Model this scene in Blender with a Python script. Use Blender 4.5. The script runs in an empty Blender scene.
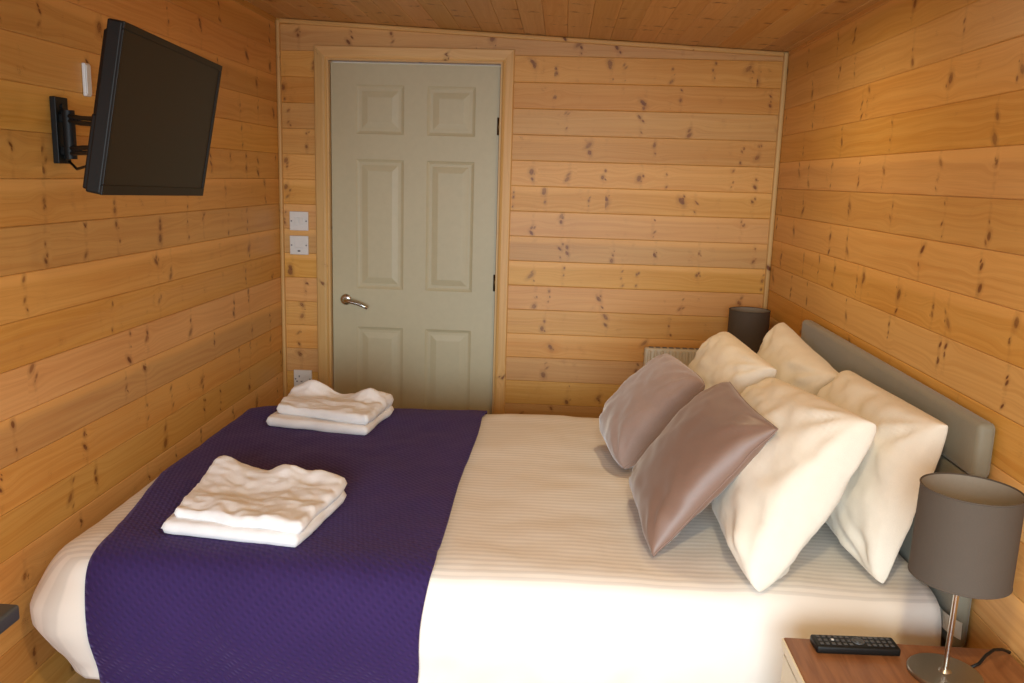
import bpy, bmesh, math, random
from mathutils import Vector, Matrix, noise, Quaternion
random.seed(7)
S = bpy.context.scene
C = S.collection

# ------------------------------------------------------------------ camera, world, lights, exposure
cam_d = bpy.data.cameras.new('camera')
cam = bpy.data.objects.new('camera', cam_d)
C.objects.link(cam)
S.camera = cam
cam_d.sensor_fit = 'HORIZONTAL'
cam_d.sensor_width = 36.0
cam_d.lens = 862.0 / 1024.0 * 36.0
cam_d.clip_start = 0.02
# rows: image right, image down, forward, in world axes
RR = ((0.99785844, 0.05860727, 0.02904685),
      (0.03945744, -0.18515344, -0.98191716),
      (-0.05216936, 0.98096044, -0.18706941))
m3 = Matrix(((RR[0][0], -RR[1][0], -RR[2][0]),
             (RR[0][1], -RR[1][1], -RR[2][1]),
             (RR[0][2], -RR[1][2], -RR[2][2])))
cam.matrix_world = Matrix.Translation((0, 0, 1.5)) @ m3.to_4x4()

S.view_settings.view_transform = 'Standard'
S.view_settings.look = 'None'
S.view_settings.gamma = 1.0
S.view_settings.use_curve_mapping = False
S.view_settings.exposure = 0.0

world = bpy.data.worlds.new('world')
S.world = world
world.use_nodes = True
bg = world.node_tree.nodes['Background']
bg.inputs[0].default_value = (0.80, 0.90, 1.0, 1)
bg.inputs[1].default_value = 1.0

XL, XR, YB, YF = -1.285, 0.937, 3.908, -1.40     # left, right, back, front wall faces
def ceil_z(x): return 2.100 - 0.044 * x

def area_light(name, loc, rot, sx, sy, power, col, spread=math.pi):
    l = bpy.data.lights.new(name, 'AREA')
    l.shape = 'RECTANGLE'; l.size = sx; l.size_y = sy
    l.energy = power; l.color = col; l.spread = spread
    o = bpy.data.objects.new(name, l); C.objects.link(o)
    o.location = loc; o.rotation_euler = rot
    return o
# daylight through the glazed front of the room, behind the camera
area_light('window_daylight', (-0.15, YF + 0.30, 1.00), (math.radians(70), 0, 0), 1.5, 1.5, 41, (0.76, 0.91, 1.0), math.radians(100))
# warm ceiling downlights
def spot_lamp(name, loc, power, col, rad):
    l = bpy.data.lights.new(name, 'AREA'); l.shape = 'DISK'; l.size = rad
    l.energy = power; l.color = col
    o = bpy.data.objects.new(name, l); C.objects.link(o); o.location = loc
    return o
WARM = (1.0, 0.78, 0.46)
spot_lamp('downlight_near', (0.20, 0.45, 2.06), 19, WARM, 0.10)
spot_lamp('downlight_far', (0.30, 2.75, 2.05), 5, WARM, 0.12)

# ------------------------------------------------------------------ node helpers
def new_mat(name):
    m = bpy.data.materials.new(name); m.use_nodes = True
    nt = m.node_tree
    return m, nt, nt.nodes['Principled BSDF']
def srgb(r, g, b):
    f = lambda c: (c / 255 / 12.92) if c / 255 <= 0.04045 else ((c / 255 + 0.055) / 1.055) ** 2.4
    return (f(r), f(g), f(b), 1)
class N:
    def __init__(s, nt): s.nt = nt
    def node(s, t, **k):
        n = s.nt.nodes.new(t)
        for a, b in k.items(): setattr(n, a, b)
        return n
    def link(s, a, b): s.nt.links.new(a, b)
    def put(s, sock, v):
        if hasattr(v, 'is_output'): s.link(v, sock)
        else: sock.default_value = v
    def math(s, op, a, b=0.0, c=0.0, clamp=False):
        n = s.node('ShaderNodeMath', operation=op, use_clamp=clamp)
        s.put(n.inputs[0], a); s.put(n.inputs[1], b); s.put(n.inputs[2], c)
        return n.outputs[0]
    def mix(s, f, a, b, mode='MIX'):
        n = s.node('ShaderNodeMix', data_type='RGBA', blend_type=mode)
        s.put(n.inputs[0], f); s.put(n.inputs[6], a); s.put(n.inputs[7], b)
        return n.outputs[2]
    def comb(s, x, y, z=0.0):
        n = s.node('ShaderNodeCombineXYZ')
        s.put(n.inputs[0], x); s.put(n.inputs[1], y); s.put(n.inputs[2], z)
        return n.outputs[0]
    def smooth(s, v, lo, hi, a=0.0, b=1.0):
        n = s.node('ShaderNodeMapRange', interpolation_type='SMOOTHSTEP')
        s.put(n.inputs[0], v); n.inputs[1].default_value = lo; n.inputs[2].default_value = hi
        n.inputs[3].default_value = a; n.inputs[4].default_value = b
        return n.outputs[0]
    def noise(s, vec, scale=5.0, detail=2.0, rough=0.5, dist=0.0):
        n = s.node('ShaderNodeTexNoise')
        if vec is not None: s.link(vec, n.inputs['Vector'])
        n.inputs['Scale'].default_value = scale; n.inputs['Detail'].default_value = detail
        n.inputs['Roughness'].default_value = rough; n.inputs['Distortion'].default_value = dist
        return n.outputs[0]
    def white(s, vec):
        n = s.node('ShaderNodeTexWhiteNoise', noise_dimensions='3D')
        s.link(vec, n.inputs['Vector'])
        sp = s.node('ShaderNodeSeparateColor'); s.link(n.outputs['Color'], sp.inputs[0])
        return sp.outputs
    def bump(s, h, strength, dist=0.01):
        n = s.node('ShaderNodeBump')
        n.inputs['Strength'].default_value = strength; n.inputs['Distance'].default_value = dist
        s.link(h, n.inputs['Height'])
        return n.outputs[0]

def pine(name, light, mid, knot, spacing=0.24, rough=0.42, knots=1.0, seed=0.0, pitch=0.1115):
    """Varnished pine board: UV = metres along / across the board, 'board' = a random number per board."""
    m, nt, p = new_mat(name)
    n = N(nt)
    uv = n.node('ShaderNodeUVMap', uv_map='UVMap').outputs[0]
    sep = n.node('ShaderNodeSeparateXYZ'); n.link(uv, sep.inputs[0])
    u, v = sep.outputs[0], sep.outputs[1]
    bd = n.node('ShaderNodeAttribute', attribute_name='board').outputs['Fac']
    bs = n.math('MULTIPLY_ADD', bd, 173.0, seed)
    # one whorl of knots per cell along the board
    spv = n.math('MULTIPLY_ADD', n.white(n.comb(bs, 7.0, 5.0))[0], spacing * 0.9, spacing * 0.6)
    w = n.math('ADD', n.math('DIVIDE', u, spv), n.math('MULTIPLY', bd, 57.3))
    cell = n.math('FLOOR', w); fr = n.math('FRACT', w)
    r1 = n.white(n.comb(cell, bs, 1.0)); r2 = n.white(n.comb(cell, bs, 2.0)); r3 = n.white(n.comb(cell, bs, 3.0))
    du = n.math('MULTIPLY', n.math('SUBTRACT', fr, n.math('MULTIPLY_ADD', r1[0], 0.94, 0.03)), spv)
    wob = n.noise(n.comb(n.math('MULTIPLY', u, 1.0), v, bs), 55.0, 2.0)
    wobm = n.math('MULTIPLY', n.math('SUBTRACT', wob, 0.5), 0.0045)
    total = None; dist_sum = None; halo = None
    for k, (ra, rb, rc, base) in enumerate(((r1[1], r2[0], r2[1], 0.0045), (r1[2], r2[2], r3[0], 0.0030), (r3[1], r3[2], r2[1], 0.0018))):
        vk = n.math('MULTIPLY_ADD', ra, pitch * 0.78, pitch * 0.11)
        dv = n.math('SUBTRACT', v, vk)
        duk = n.math('ADD', du, n.math('MULTIPLY', n.math('SUBTRACT', rb, 0.5), 0.022))
        # knots lean and are a little longer across than along
        dus = n.math('MULTIPLY_ADD', dv, n.math('MULTIPLY', n.math('SUBTRACT', rc, 0.5), 1.5), duk)
        d = n.math('SQRT', n.math('ADD', n.math('POWER', dus, 2.0), n.math('POWER', n.math('MULTIPLY', dv, 0.75), 2.0)))
        d = n.math('ADD', d, wobm)
        rad = n.math('MULTIPLY_ADD', n.math('POWER', rb, 3.0), 0.0085, base)
        q = n.math('DIVIDE', d, rad)
        kn = n.math('MULTIPLY', n.smooth(q, 0.6, 1.15, 1.0, 0.0), n.math('MULTIPLY_ADD', rc, 0.5, 0.5))
        hl = n.smooth(q, 1.0, 2.4, 1.0, 0.0)
        g = n.math('MULTIPLY', n.math('POWER', 2.718, n.math('MULTIPLY', n.math('POWER', n.math('DIVIDE', dus, 0.045), 2.0), -1.0)),
                   n.math('MULTIPLY', n.math('POWER', 2.718, n.math('MULTIPLY', n.math('POWER', n.math('DIVIDE', dv, 0.03), 2.0), -1.0)),
                          n.math('MULTIPLY', dv, 0.55)))
        total = kn if total is None else n.math('MAXIMUM', total, kn)
        halo = hl if halo is None else n.math('MAXIMUM', halo, hl)
        dist_sum = g if dist_sum is None else n.math('ADD', dist_sum, g)
    vv = n.math('SUBTRACT', v, dist_sum)
    # grain
    warp = n.noise(n.comb(n.math('MULTIPLY', u, 0.9), n.math('MULTIPLY', vv, 6.0), bs), 2.0, 2.0)
    gv = n.math('ADD', vv, n.math('MULTIPLY', warp, 0.06))
    grain = n.noise(n.comb(n.math('MULTIPLY', u, 0.55), n.math('MULTIPLY', gv, 62.0), bs), 1.6, 3.0, 0.55)
    fine = n.noise(n.comb(n.math('MULTIPLY', u, 5.0), n.math('MULTIPLY', vv, 420.0), bs), 1.0, 2.0)
    patch = n.noise(n.comb(n.math('MULTIPLY', u, 1.3), n.math('MULTIPLY', v, 5.0), bs), 1.2, 2.0)
    gf = n.smooth(grain, 0.34, 0.70)
    gf = n.math('ADD', n.math('MULTIPLY', gf, 0.50), n.math('MULTIPLY', n.smooth(patch, 0.3, 0.75), 0.30), clamp=True)
    col = n.mix(gf, light, mid)
    col = n.mix(n.math('MULTIPLY', n.smooth(fine, 0.45, 0.75), 0.10), col, knot)
    rb1 = n.white(n.comb(bs, 4.0, 9.0)); r_edge = n.white(n.comb(bs, 6.0, 2.0))
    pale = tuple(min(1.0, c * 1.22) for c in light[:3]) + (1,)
    hs = n.node('ShaderNodeHueSaturation')
    n.put(hs.inputs['Hue'], n.math('MULTIPLY_ADD', rb1[0], 0.010, 0.495))
    n.put(hs.inputs['Saturation'], n.math('MULTIPLY_ADD', rb1[1], 0.14, 0.94))
    n.put(hs.inputs['Value'], n.math('MULTIPLY_ADD', rb1[2], 0.22, 0.86))
    n.link(col, hs.inputs['Color'])
    col = hs.outputs[0]
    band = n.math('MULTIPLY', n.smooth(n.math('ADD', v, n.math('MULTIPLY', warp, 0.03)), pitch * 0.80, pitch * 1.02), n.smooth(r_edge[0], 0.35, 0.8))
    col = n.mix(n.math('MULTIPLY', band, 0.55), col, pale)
    # faint streak across the board at the whorl, then halo and knot
    st = n.math('MULTIPLY', n.smooth(n.math('ABSOLUTE', n.math('ADD', du, wobm)), 0.002, 0.013, 1.0, 0.0), n.smooth(wob, 0.38, 0.6))
    col = n.mix(n.math('MULTIPLY', st, 0.13 * knots), col, knot)
    col = n.mix(n.math('MULTIPLY', halo, 0.22 * knots), col, knot)
    col = n.mix(n.math('MULTIPLY', total, 0.92 * knots), col, knot)
    n.link(col, p.inputs['Base Color'])
    p.inputs['Roughness'].default_value = rough
    p.inputs['Specular IOR Level'].default_value = 0.35
    n.link(n.bump(grain, 0.06, 0.004), p.inputs['Normal'])
    return m

def plain(name, col, rough=0.5, metal=0.0, bump=0.0, scale=200.0, sheen=0.0, coords='Object', mottle=0.0, spec=0.5):
    m, nt, p = new_mat(name); n = N(nt)
    tc = n.node('ShaderNodeTexCoord')
    ns = n.noise(tc.outputs[coords], scale, 3.0, 0.6)
    big = n.noise(tc.outputs[coords], scale * 0.06, 2.0)
    c2 = tuple(max(0, c * 0.82) for c in col[:3]) + (1,)
    f = n.math('ADD', n.math('MULTIPLY', ns, 0.5), n.math('MULTIPLY', big, 0.5))
    n.link(n.mix(n.math('MULTIPLY', n.smooth(f, 0.3, 0.7), 0.35 + mottle), col, c2), p.inputs['Base Color'])
    p.inputs['Roughness'].default_value = rough
    p.inputs['Metallic'].default_value = metal
    p.inputs['Specular IOR Level'].default_value = spec
    if sheen:
        p.inputs['Sheen Weight'].default_value = sheen
        p.inputs['Sheen Roughness'].default_value = 0.4
    if bump: n.link(n.bump(ns, bump, 0.003), p.inputs['Normal'])
    return m

def stripe_cotton(name, col, period, depth=0.12, bumpy=0.25):
    m, nt, p = new_mat(name); n = N(nt)
    uv = n.node('ShaderNodeUVMap', uv_map='UVMap').outputs[0]
    sep = n.node('ShaderNodeSeparateXYZ'); n.link(uv, sep.inputs[0])
    tc = n.node('ShaderNodeTexCoord')
    wob = n.noise(tc.outputs['Object'], 3.0, 2.0)
    s = n.math('SINE', n.math('MULTIPLY', n.math('ADD', sep.outputs[1], n.math('MULTIPLY', wob, 0.02)), 2 * math.pi / period))
    s01 = n.smooth(s, -0.35, 0.35)
    wv = n.noise(tc.outputs['Object'], 900.0, 1.0)
    dk = tuple(c * (1 - depth) for c in col[:3]) + (1,)
    n.link(n.mix(s01, col, dk), p.inputs['Base Color'])
    p.inputs['Roughness'].default_value = 0.75
    p.inputs['Sheen Weight'].default_value = 0.15
    p.inputs['Specular IOR Level'].default_value = 0.3
    h = n.math('ADD', n.math('MULTIPLY', s, 0.5), n.math('MULTIPLY', wv, 0.25))
    n.link(n.bump(h, bumpy, 0.0018), p.inputs['Normal'])
    return m

def woven(name, col, col2, period=0.016):
    m, nt, p = new_mat(name); n = N(nt)
    uv = n.node('ShaderNodeUVMap', uv_map='UVMap').outputs[0]
    sep = n.node('ShaderNodeSeparateXYZ'); n.link(uv, sep.inputs[0])
    k = math.pi / period
    a = n.math('MULTIPLY', n.math('ADD', sep.outputs[0], sep.outputs[1]), k)
    b = n.math('MULTIPLY', n.math('SUBTRACT', sep.outputs[0], sep.outputs[1]), k * 0.6)
    w = n.math('MULTIPLY', n.math('SINE', a), n.math('MULTIPLY_ADD', n.math('SINE', b), 0.55, 0.45))
    ns = n.noise(uv, 420.0, 2.0); big = n.noise(uv, 5.0, 2.0)
    f = n.math('ADD', n.math('MULTIPLY_ADD', w, 0.22, 0.28), n.math('ADD', n.math('MULTIPLY', ns, 0.14), n.math('MULTIPLY', big, 0.34)), clamp=True)
    n.link(n.mix(f, col2, col), p.inputs['Base Color'])
    p.inputs['Roughness'].default_value = 0.85
    p.inputs['Specular IOR Level'].default_value = 0.2
    p.inputs['Sheen Weight'].default_value = 0.25
    p.inputs['Sheen Roughness'].default_value = 0.5
    p.inputs['Sheen Tint'].default_value = (0.45, 0.33, 0.75, 1)
    n.link(n.bump(n.math('MULTIPLY_ADD', ns, 0.3, w), 0.5, 0.003), p.inputs['Normal'])
    return m

def wood_top(name, c1, c2, rough=0.35):
    m, nt, p = new_mat(name); n = N(nt)
    tc = n.node('ShaderNodeTexCoord')
    mp = n.node('ShaderNodeMapping'); n.link(tc.outputs['Object'], mp.inputs[0])
    mp.inputs['Scale'].default_value = (40, 3, 40)
    g = n.noise(mp.outputs[0], 1.5, 4.0, 0.6, 0.6)
    n.link(n.mix(n.smooth(g, 0.3, 0.7), c1, c2), p.inputs['Base Color'])
    p.inputs['Roughness'].default_value = rough
    n.link(n.bump(g, 0.05, 0.003), p.inputs['Normal'])
    return m

KN = srgb(100, 42, 12)
M = {}
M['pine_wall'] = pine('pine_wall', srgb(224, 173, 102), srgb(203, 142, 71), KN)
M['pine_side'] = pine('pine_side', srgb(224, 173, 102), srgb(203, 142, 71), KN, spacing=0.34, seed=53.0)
M['pine_ceiling'] = pine('pine_ceiling', srgb(212, 168, 106), srgb(194, 142, 80), KN, spacing=0.30, seed=31.0)
M['pine_trim'] = pine('pine_trim', srgb(224, 184, 122), srgb(208, 160, 94), KN, spacing=0.8, seed=77.0, pitch=0.07)
M['oak_floor'] = pine('oak_floor', srgb(170, 120, 74), srgb(146, 98, 58), srgb(90, 52, 26), spacing=0.9, seed=11.0, knots=0.5)
M['door_paint'] = plain('door_paint', srgb(194, 185, 152), 0.45, scale=30)
M['chrome'] = plain('chrome', srgb(200, 198, 192), 0.18, 1.0, scale=60)
M['steel'] = plain('brushed_steel', srgb(176, 172, 164), 0.34, 1.0, scale=300, bump=0.05)
M['brass_dark'] = plain('dark_hinge', srgb(96, 72, 44), 0.4, 1.0)
M['white_plastic'] = plain('white_plastic', srgb(226, 226, 224), 0.35, scale=40)
M['grey_mark'] = plain('grey_mark', srgb(120, 120, 124), 0.5)
M['black_plastic'] = plain('black_plastic', srgb(20, 19, 18), 0.45, scale=60, spec=0.25)
M['black_metal'] = plain('black_metal', srgb(24, 24, 24), 0.5, scale=60, spec=0.3)
M['screen'] = plain('screen_glass', srgb(24, 22, 19), 0.42, scale=8, spec=0.25)
M['grey_pad'] = plain('grey_pad', srgb(70, 70, 72), 0.5)
M['cotton_pillow'] = plain('pillow_cotton', srgb(242, 234, 219), 0.8, bump=0.15, scale=500, sheen=0.15)
M['cotton_sheet'] = plain('sheet_cotton', srgb(234, 228, 218), 0.8, bump=0.12, scale=500, sheen=0.1)
M['duvet'] = stripe_cotton('striped_duvet_cotton', srgb(238, 231, 222), 0.0215, 0.14, 0.15)
M['towel'] = plain('towel_terry', srgb(246, 244, 244), 0.95, bump=0.6, scale=420, sheen=0.3)
M['runner'] = woven('purple_knit', srgb(60, 40, 94), srgb(38, 24, 64), period=0.010)
M['velvet'] = plain('mauve_velvet', srgb(160, 136, 126), 0.75, bump=0.2, scale=260, sheen=0.7, mottle=0.3)
M['satin'] = plain('brown_satin', srgb(134, 106, 92), 0.45, bump=0.05, scale=300, sheen=0.35, spec=0.5)
M['headboard'] = plain('headboard_fabric', srgb(136, 129, 110), 0.6, bump=0.25, scale=420, sheen=0.35)
M['shade'] = plain('lamp_shade_fabric', srgb(84, 75, 66), 0.8, bump=0.1, scale=350)
M['shade_in'] = plain('lamp_shade_lining', srgb(150, 140, 126), 0.7, scale=100)
M['night_top'] = wood_top('nightstand_top', srgb(148, 98, 60), srgb(122, 76, 44), 0.4)
M['cream_paint'] = plain('cream_paint', srgb(236, 226, 196), 0.45, scale=30)
M['radiator'] = plain('radiator_enamel', srgb(214, 206, 186), 0.4, scale=30)
M['desk'] = plain('grey_laminate', srgb(72, 76, 80), 0.4, scale=60)
M['bulb'] = plain('bulb_glass', srgb(232, 230, 222), 0.3, scale=10)
M['label'] = plain('label_cloth', srgb(224, 220, 208), 0.8, scale=100)

# ------------------------------------------------------------------ mesh helpers
def obj(name, bm, mat, parent=None, smooth=False, angle=None):
    me = bpy.data.meshes.new(name)
    bm.normal_update()
    bm.to_mesh(me); bm.free()
    if mat is not None:
        for mm in (mat if isinstance(mat, (list, tuple)) else [mat]): me.materials.append(mm)
    if smooth or angle:
        for p in me.polygons: p.use_smooth = True
    if angle:
        me.set_sharp_from_angle(angle=math.radians(angle))
    o = bpy.data.objects.new(name, me); C.objects.link(o)
    if parent is not None: o.parent = parent
    return o
def tag(o, label=None, cat=None, group=None, kind=None):
    if label: o['label'] = label
    if cat: o['category'] = cat
    if group: o['group'] = group
    if kind: o['kind'] = kind
    return o
def thing(name, loc, label, cat, group=None, rz=0.0):
    o = bpy.data.objects.new(name, None); C.objects.link(o)
    o.location = loc; o.rotation_euler = (0, 0, rz); o.empty_display_size = 0.05
    return tag(o, label, cat, group)
def box(bm, x0, x1, y0, y1, z0, z1, bev=0.0, seg=2):
    vs = [bm.verts.new((x, y, z)) for x in (x0, x1) for y in (y0, y1) for z in (z0, z1)]
    idx = ((0, 1, 3, 2), (4, 6, 7, 5), (0, 4, 5, 1), (2, 3, 7, 6), (0, 2, 6, 4), (1, 5, 7, 3))
    fs = [bm.faces.new([vs[i] for i in f]) for f in idx]
    if bev > 0:
        es = list({e for f in fs for e in f.edges})
        bmesh.ops.bevel(bm, geom=es, offset=bev, segments=seg, profile=0.5, affect='EDGES')
    return fs
def tube(bm, pts, rad, seg=10, caps=True):
    pts = [Vector(p) for p in pts]; rings = []
    up = Vector((0.31, 0.17, 0.93))
    for i, p in enumerate(pts):
        t = (pts[min(i + 1, len(pts) - 1)] - pts[max(i - 1, 0)]).normalized()
        a = t.cross(up)
        if a.length < 1e-3: a = t.cross(Vector((1, 0, 0)))
        a.normalize(); b = t.cross(a)
        r = rad[i] if isinstance(rad, (list, tuple)) else rad
        rings.append([bm.verts.new(p + a * r * math.cos(2 * math.pi * k / seg) + b * r * math.sin(2 * math.pi * k / seg)) for k in range(seg)])
    for A, B in zip(rings, rings[1:]):
        for k in range(seg): bm.faces.new((A[k], A[(k + 1) % seg], B[(k + 1) % seg], B[k]))
    if caps:
        bm.faces.new(list(reversed(rings[0]))); bm.faces.new(rings[-1])
def lathe(bm, prof, seg=40, cx=0, cy=0, closed=False):
    rings = []
    for r, z in prof:
        rings.append([bm.verts.new((cx + r * math.cos(2 * math.pi * k / seg), cy + r * math.sin(2 * math.pi * k / seg), z)) for k in range(seg)])
    prs = list(zip(rings, rings[1:]))
    if closed: prs.append((rings[-1], rings[0]))
    for A, B in prs:
        for k in range(seg): bm.faces.new((A[k], A[(k + 1) % seg], B[(k + 1) % seg], B[k]))
    if not closed:
        for R_, rev in ((rings[0], True), (rings[-1], False)):
            if prof[0 if rev else -1][0] > 1e-6: bm.faces.new(list(reversed(R_)) if rev else R_)
    bmesh.ops.recalc_face_normals(bm, faces=bm.faces[:])
def recalc(bm): bmesh.ops.recalc_face_normals(bm, faces=bm.faces[:])

# ------------------------------------------------------------------ boarded surfaces
PITCH = 0.1115
def boards(bm, origin, U, V, Nn, spans, pitch=PITCH, uoff=0.0, phase=0):
    """Boards running along U, stacked along V, facing Nn. spans: list of (v_index, u0, u1, [v_lo, v_hi])."""
    uvl = bm.loops.layers.uv.get('UVMap') or bm.loops.layers.uv.new('UVMap')
    al = bm.verts.layers.float.get('board') or bm.verts.layers.float.new('board')
    o = Vector(origin); U = Vector(U); V = Vector(V); Nn = Vector(Nn)
    flip = U.cross(V).dot(Nn) < 0
    rnd = random.Random(phase)
    for sp in spans:
        k, u0, u1 = sp[:3]
        rr = random.Random(k * 101 + phase * 7919).random()
        prof = [(0.0, -0.0085), (0.0003, -0.0020), (0.0028, 0.0), (pitch - 0.0020, 0.0), (pitch - 0.0003, -0.0014), (pitch - 0.0003, -0.0085)]
        if len(sp) > 3:
            lo, hi = sp[3]
            cl = []
            for a, b in prof: cl.append((min(max(a, lo), hi), b))
            prof = cl
        cols = []
        for uu in (u0, u1):
            col = []
            for a, b in prof:
                vt = bm.verts.new(o + U * uu + V * (k * pitch + a) + Nn * b); vt[al] = rr
                col.append(vt)
            cols.append(col)
        for i in range(len(prof) - 1):
            q = [(cols[0][i], u0, prof[i][0]), (cols[1][i], u1, prof[i][0]), (cols[1][i + 1], u1, prof[i + 1][0]), (cols[0][i + 1], u0, prof[i + 1][0])]
            if flip: q.reverse()
            if abs(prof[i][0] - prof[i + 1][0]) < 1e-7 and abs(prof[i][1] - prof[i + 1][1]) < 1e-7: continue
            f = bm.faces.new([t[0] for t in q])
            for l, t in zip(f.loops, q): l[uvl].uv = (t[1] + uoff, t[2])
def backing(bm, x0, x1, y0, y1, z0, z1):
    box(bm, x0, x1, y0, y1, z0, z1)
def beam(bm, a, b, w, t, side, out, bev=0.004, seed=1):
    """A trim strip from a to b: width w along side, thickness t along out. UVs run along it."""
    uvl = bm.loops.layers.uv.get('UVMap') or bm.loops.layers.uv.new('UVMap')
    al = bm.verts.layers.float.get('board') or bm.verts.layers.float.new('board')
    a = Vector(a); b = Vector(b); side = Vector(side); out = Vector(out)
    d = b - a; L = d.length; d.normalize()
    prof = [(0, 0), (0, t - bev), (bev * 0.3, t - bev * 0.3), (bev, t), (w - bev, t), (w - bev * 0.3, t - bev * 0.3), (w, t - bev), (w, 0)]
    r = random.Random(seed).random()
    cols = []
    for s in (a, b):
        c = []
        for p, q in prof:
            vt = bm.verts.new(s + side * p + out * q); vt[al] = r; c.append(vt)
        cols.append(c)
    acc = 0
    for i in range(len(prof)):
        j = (i + 1) % len(prof)
        f = bm.faces.new((cols[0][i], cols[1][i], cols[1][j], cols[0][j]))
        vs = (prof[i][0] + prof[i][1], prof[i][0] + prof[i][1], prof[j][0] + prof[j][1], prof[j][0] + prof[j][1])
        us = (0, L, L, 0)
        for l, uu, vv in zip(f.loops, us, vs): l[uvl].uv = (uu + seed * 1.37, vv)
    for c in cols:
        f = bm.faces.new(c)
        for l in f.loops: l[uvl].uv = (seed, 0.02)
def struct(name, bm, mat, parent=None, smooth=False):
    o = obj(name, bm, mat, parent, smooth)
    if parent is None: o['kind'] = 'structure'
    return o

Z0 = 1.5 - 0.037 - 13 * PITCH       # board joints line up with the photograph's
KTOP = 20
# floor
bm = bmesh.new()
boards(bm, (XL - 0.02, YF - 0.02, 0), (0, 1, 0), (1, 0, 0), (0, 0, 1), [(k, 0, YB - YF + 0.04) for k in range(21)], phase=5)
box(bm, XL - 0.02, XR + 0.02, YF - 0.02, YB + 0.02, -0.06, -0.011)
struct('floor', bm, M['oak_floor'])
# left wall
bm = bmesh.new()
ks = [k for k in range(KTOP)]
boards(bm, (XL, YF, Z0), (0, 1, 0), (0, 0, 1), (1, 0, 0), [(k, 0, YB - YF) for k in ks], phase=1, uoff=0.3)
box(bm, XL - 0.06, XL - 0.0105, YF, YB, -0.02, 2.23)
struct('wall_left', bm, M['pine_side'])
# right wall
bm = bmesh.new()
boards(bm, (XR, YF, Z0 + 0.022), (0, 1, 0), (0, 0, 1), (-1, 0, 0), [(k, 0, YB - YF) for k in range(19)], phase=2, uoff=1.1)
box(bm, XR + 0.0105, XR + 0.06, YF, YB, -0.02, 2.10)
struct('wall_right', bm, M['pine_side'])
# back wall with the door opening
DX0, DX1, DZ0, DZ1 = -1.056, -0.292, 0.012, 1.984
bm = bmesh.new()
sp = []
for k in range(KTOP):
    za, zb = Z0 + k * PITCH, Z0 + (k + 1) * PITCH
    if za < DZ1 - 0.02:
        sp.append((k, 0, DX0 - 0.01 - XL)); sp.append((k, DX1 + 0.01 - XL, XR - XL))
    else:
        sp.append((k, 0, XR - XL))
boards(bm, (XL, YB, Z0), (1, 0, 0), (0, 0, 1), (0, -1, 0), sp, phase=3, uoff=2.0)
box(bm, XL - 0.06, DX0 - 0.010, YB + 0.0105, YB + 0.10, -0.02, 2.23)
box(bm, DX1 + 0.010, XR + 0.06, YB + 0.0105, YB + 0.10, -0.02, 2.23)
box(bm, DX0 - 0.010, DX1 + 0.010, YB + 0.0105, YB + 0.10, DZ1 + 0.012, 2.23)
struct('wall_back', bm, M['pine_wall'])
# front wall, behind the camera, with the wide glazed opening
WX0, WX1, WZ0, WZ1 = -0.95, 0.65, 0.12, 1.92
bm = bmesh.new()
sp = []
for k in range(KTOP):
    za, zb = Z0 + k * PITCH, Z0 + (k + 1) * PITCH
    if zb > WZ0 and za < WZ1:
        sp.append((k, 0, WX0 - XL)); sp.append((k, WX1 - XL, XR - XL))
    else: sp.append((k, 0, XR - XL))
boards(bm, (XL, YF, Z0), (1, 0, 0), (0, 0, 1), (0, 1, 0), sp, phase=4)
for a in ((XL - .06, WX0, -.02, 2.23), (WX1, XR + .06, -.02, 2.23), (WX0, WX1, -.02, WZ0), (WX0, WX1, WZ1, 2.23)):
    box(bm, a[0], a[1], YF - 0.06, YF - 0.0105, a[2], a[3])
struct('wall_front', bm, M['pine_wall'])
bm = bmesh.new()
for x in (WX0, (WX0 + WX1) / 2 - 0.03, WX1 - 0.06): box(bm, x, x + 0.06, YF - 0.055, YF - 0.005, WZ0, WZ1, 0.004)
for z in (WZ0, WZ1 - 0.06):
    box(bm, WX0 + 0.06, (WX0 + WX1) / 2 - 0.03, YF - 0.055, YF - 0.005, z, z + 0.06, 0.004)
    box(bm, (WX0 + WX1) / 2 + 0.03, WX1 - 0.06, YF - 0.055, YF - 0.005, z, z + 0.06, 0.004)
struct('window_1', bm, M['white_plastic'])
# sloping boarded ceiling
bm = bmesh.new()
d = Vector((1, 0, -0.044)).normalized()
nrm = Vector((-0.044, 0, -1)).normalized()
boards(bm, (XL - 0.01, YF, ceil_z(XL - 0.01)), (0, 1, 0), d, nrm, [(k, 0, YB - YF) for k in range(25)], pitch=0.092, phase=6, uoff=0.7)
vs = []
for x in (XL - 0.06, XR + 0.06):
    for y in (YF - 0.05, YB + 0.05):
        for dz in (0.0105, 0.07): vs.append(bm.verts.new((x, y, ceil_z(x) + dz)))
for f in ((0, 1, 3, 2), (4, 6, 7, 5), (0, 4, 5, 1), (2, 3, 7, 6), (0, 2, 6, 4), (1, 5, 7, 3)): bm.faces.new([vs[i] for i in f])
struct('ceiling', bm, M['pine_ceiling'])

# corner and ceiling trims
def trim(nm, *a, **k):
    bm = bmesh.new(); beam(bm, *a, **k); recalc(bm); return struct(nm, bm, M['pine_trim'])
trim('trim_1', (XL, YB, 0), (XL, YB, ceil_z(XL) - 0.012), 0.018, 0.016, (1, 0, 0), (0, -1, 0), bev=0.008, seed=3)
trim('trim_2', (XR - 0.020, YB, 0), (XR - 0.020, YB, ceil_z(XR) - 0.004), 0.020, 0.018, (1, 0, 0), (0, -1, 0), bev=0.008, seed=4)
xa, xb = XL + 0.019, XR - 0.022
trim('trim_3', (xa, YB, ceil_z(xa) - 0.0215), (xb, YB, ceil_z(xb) - 0.0215), 0.020, 0.014, (0.044, 0, 1), (0, -1, 0), bev=0.006, seed=5)

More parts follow.
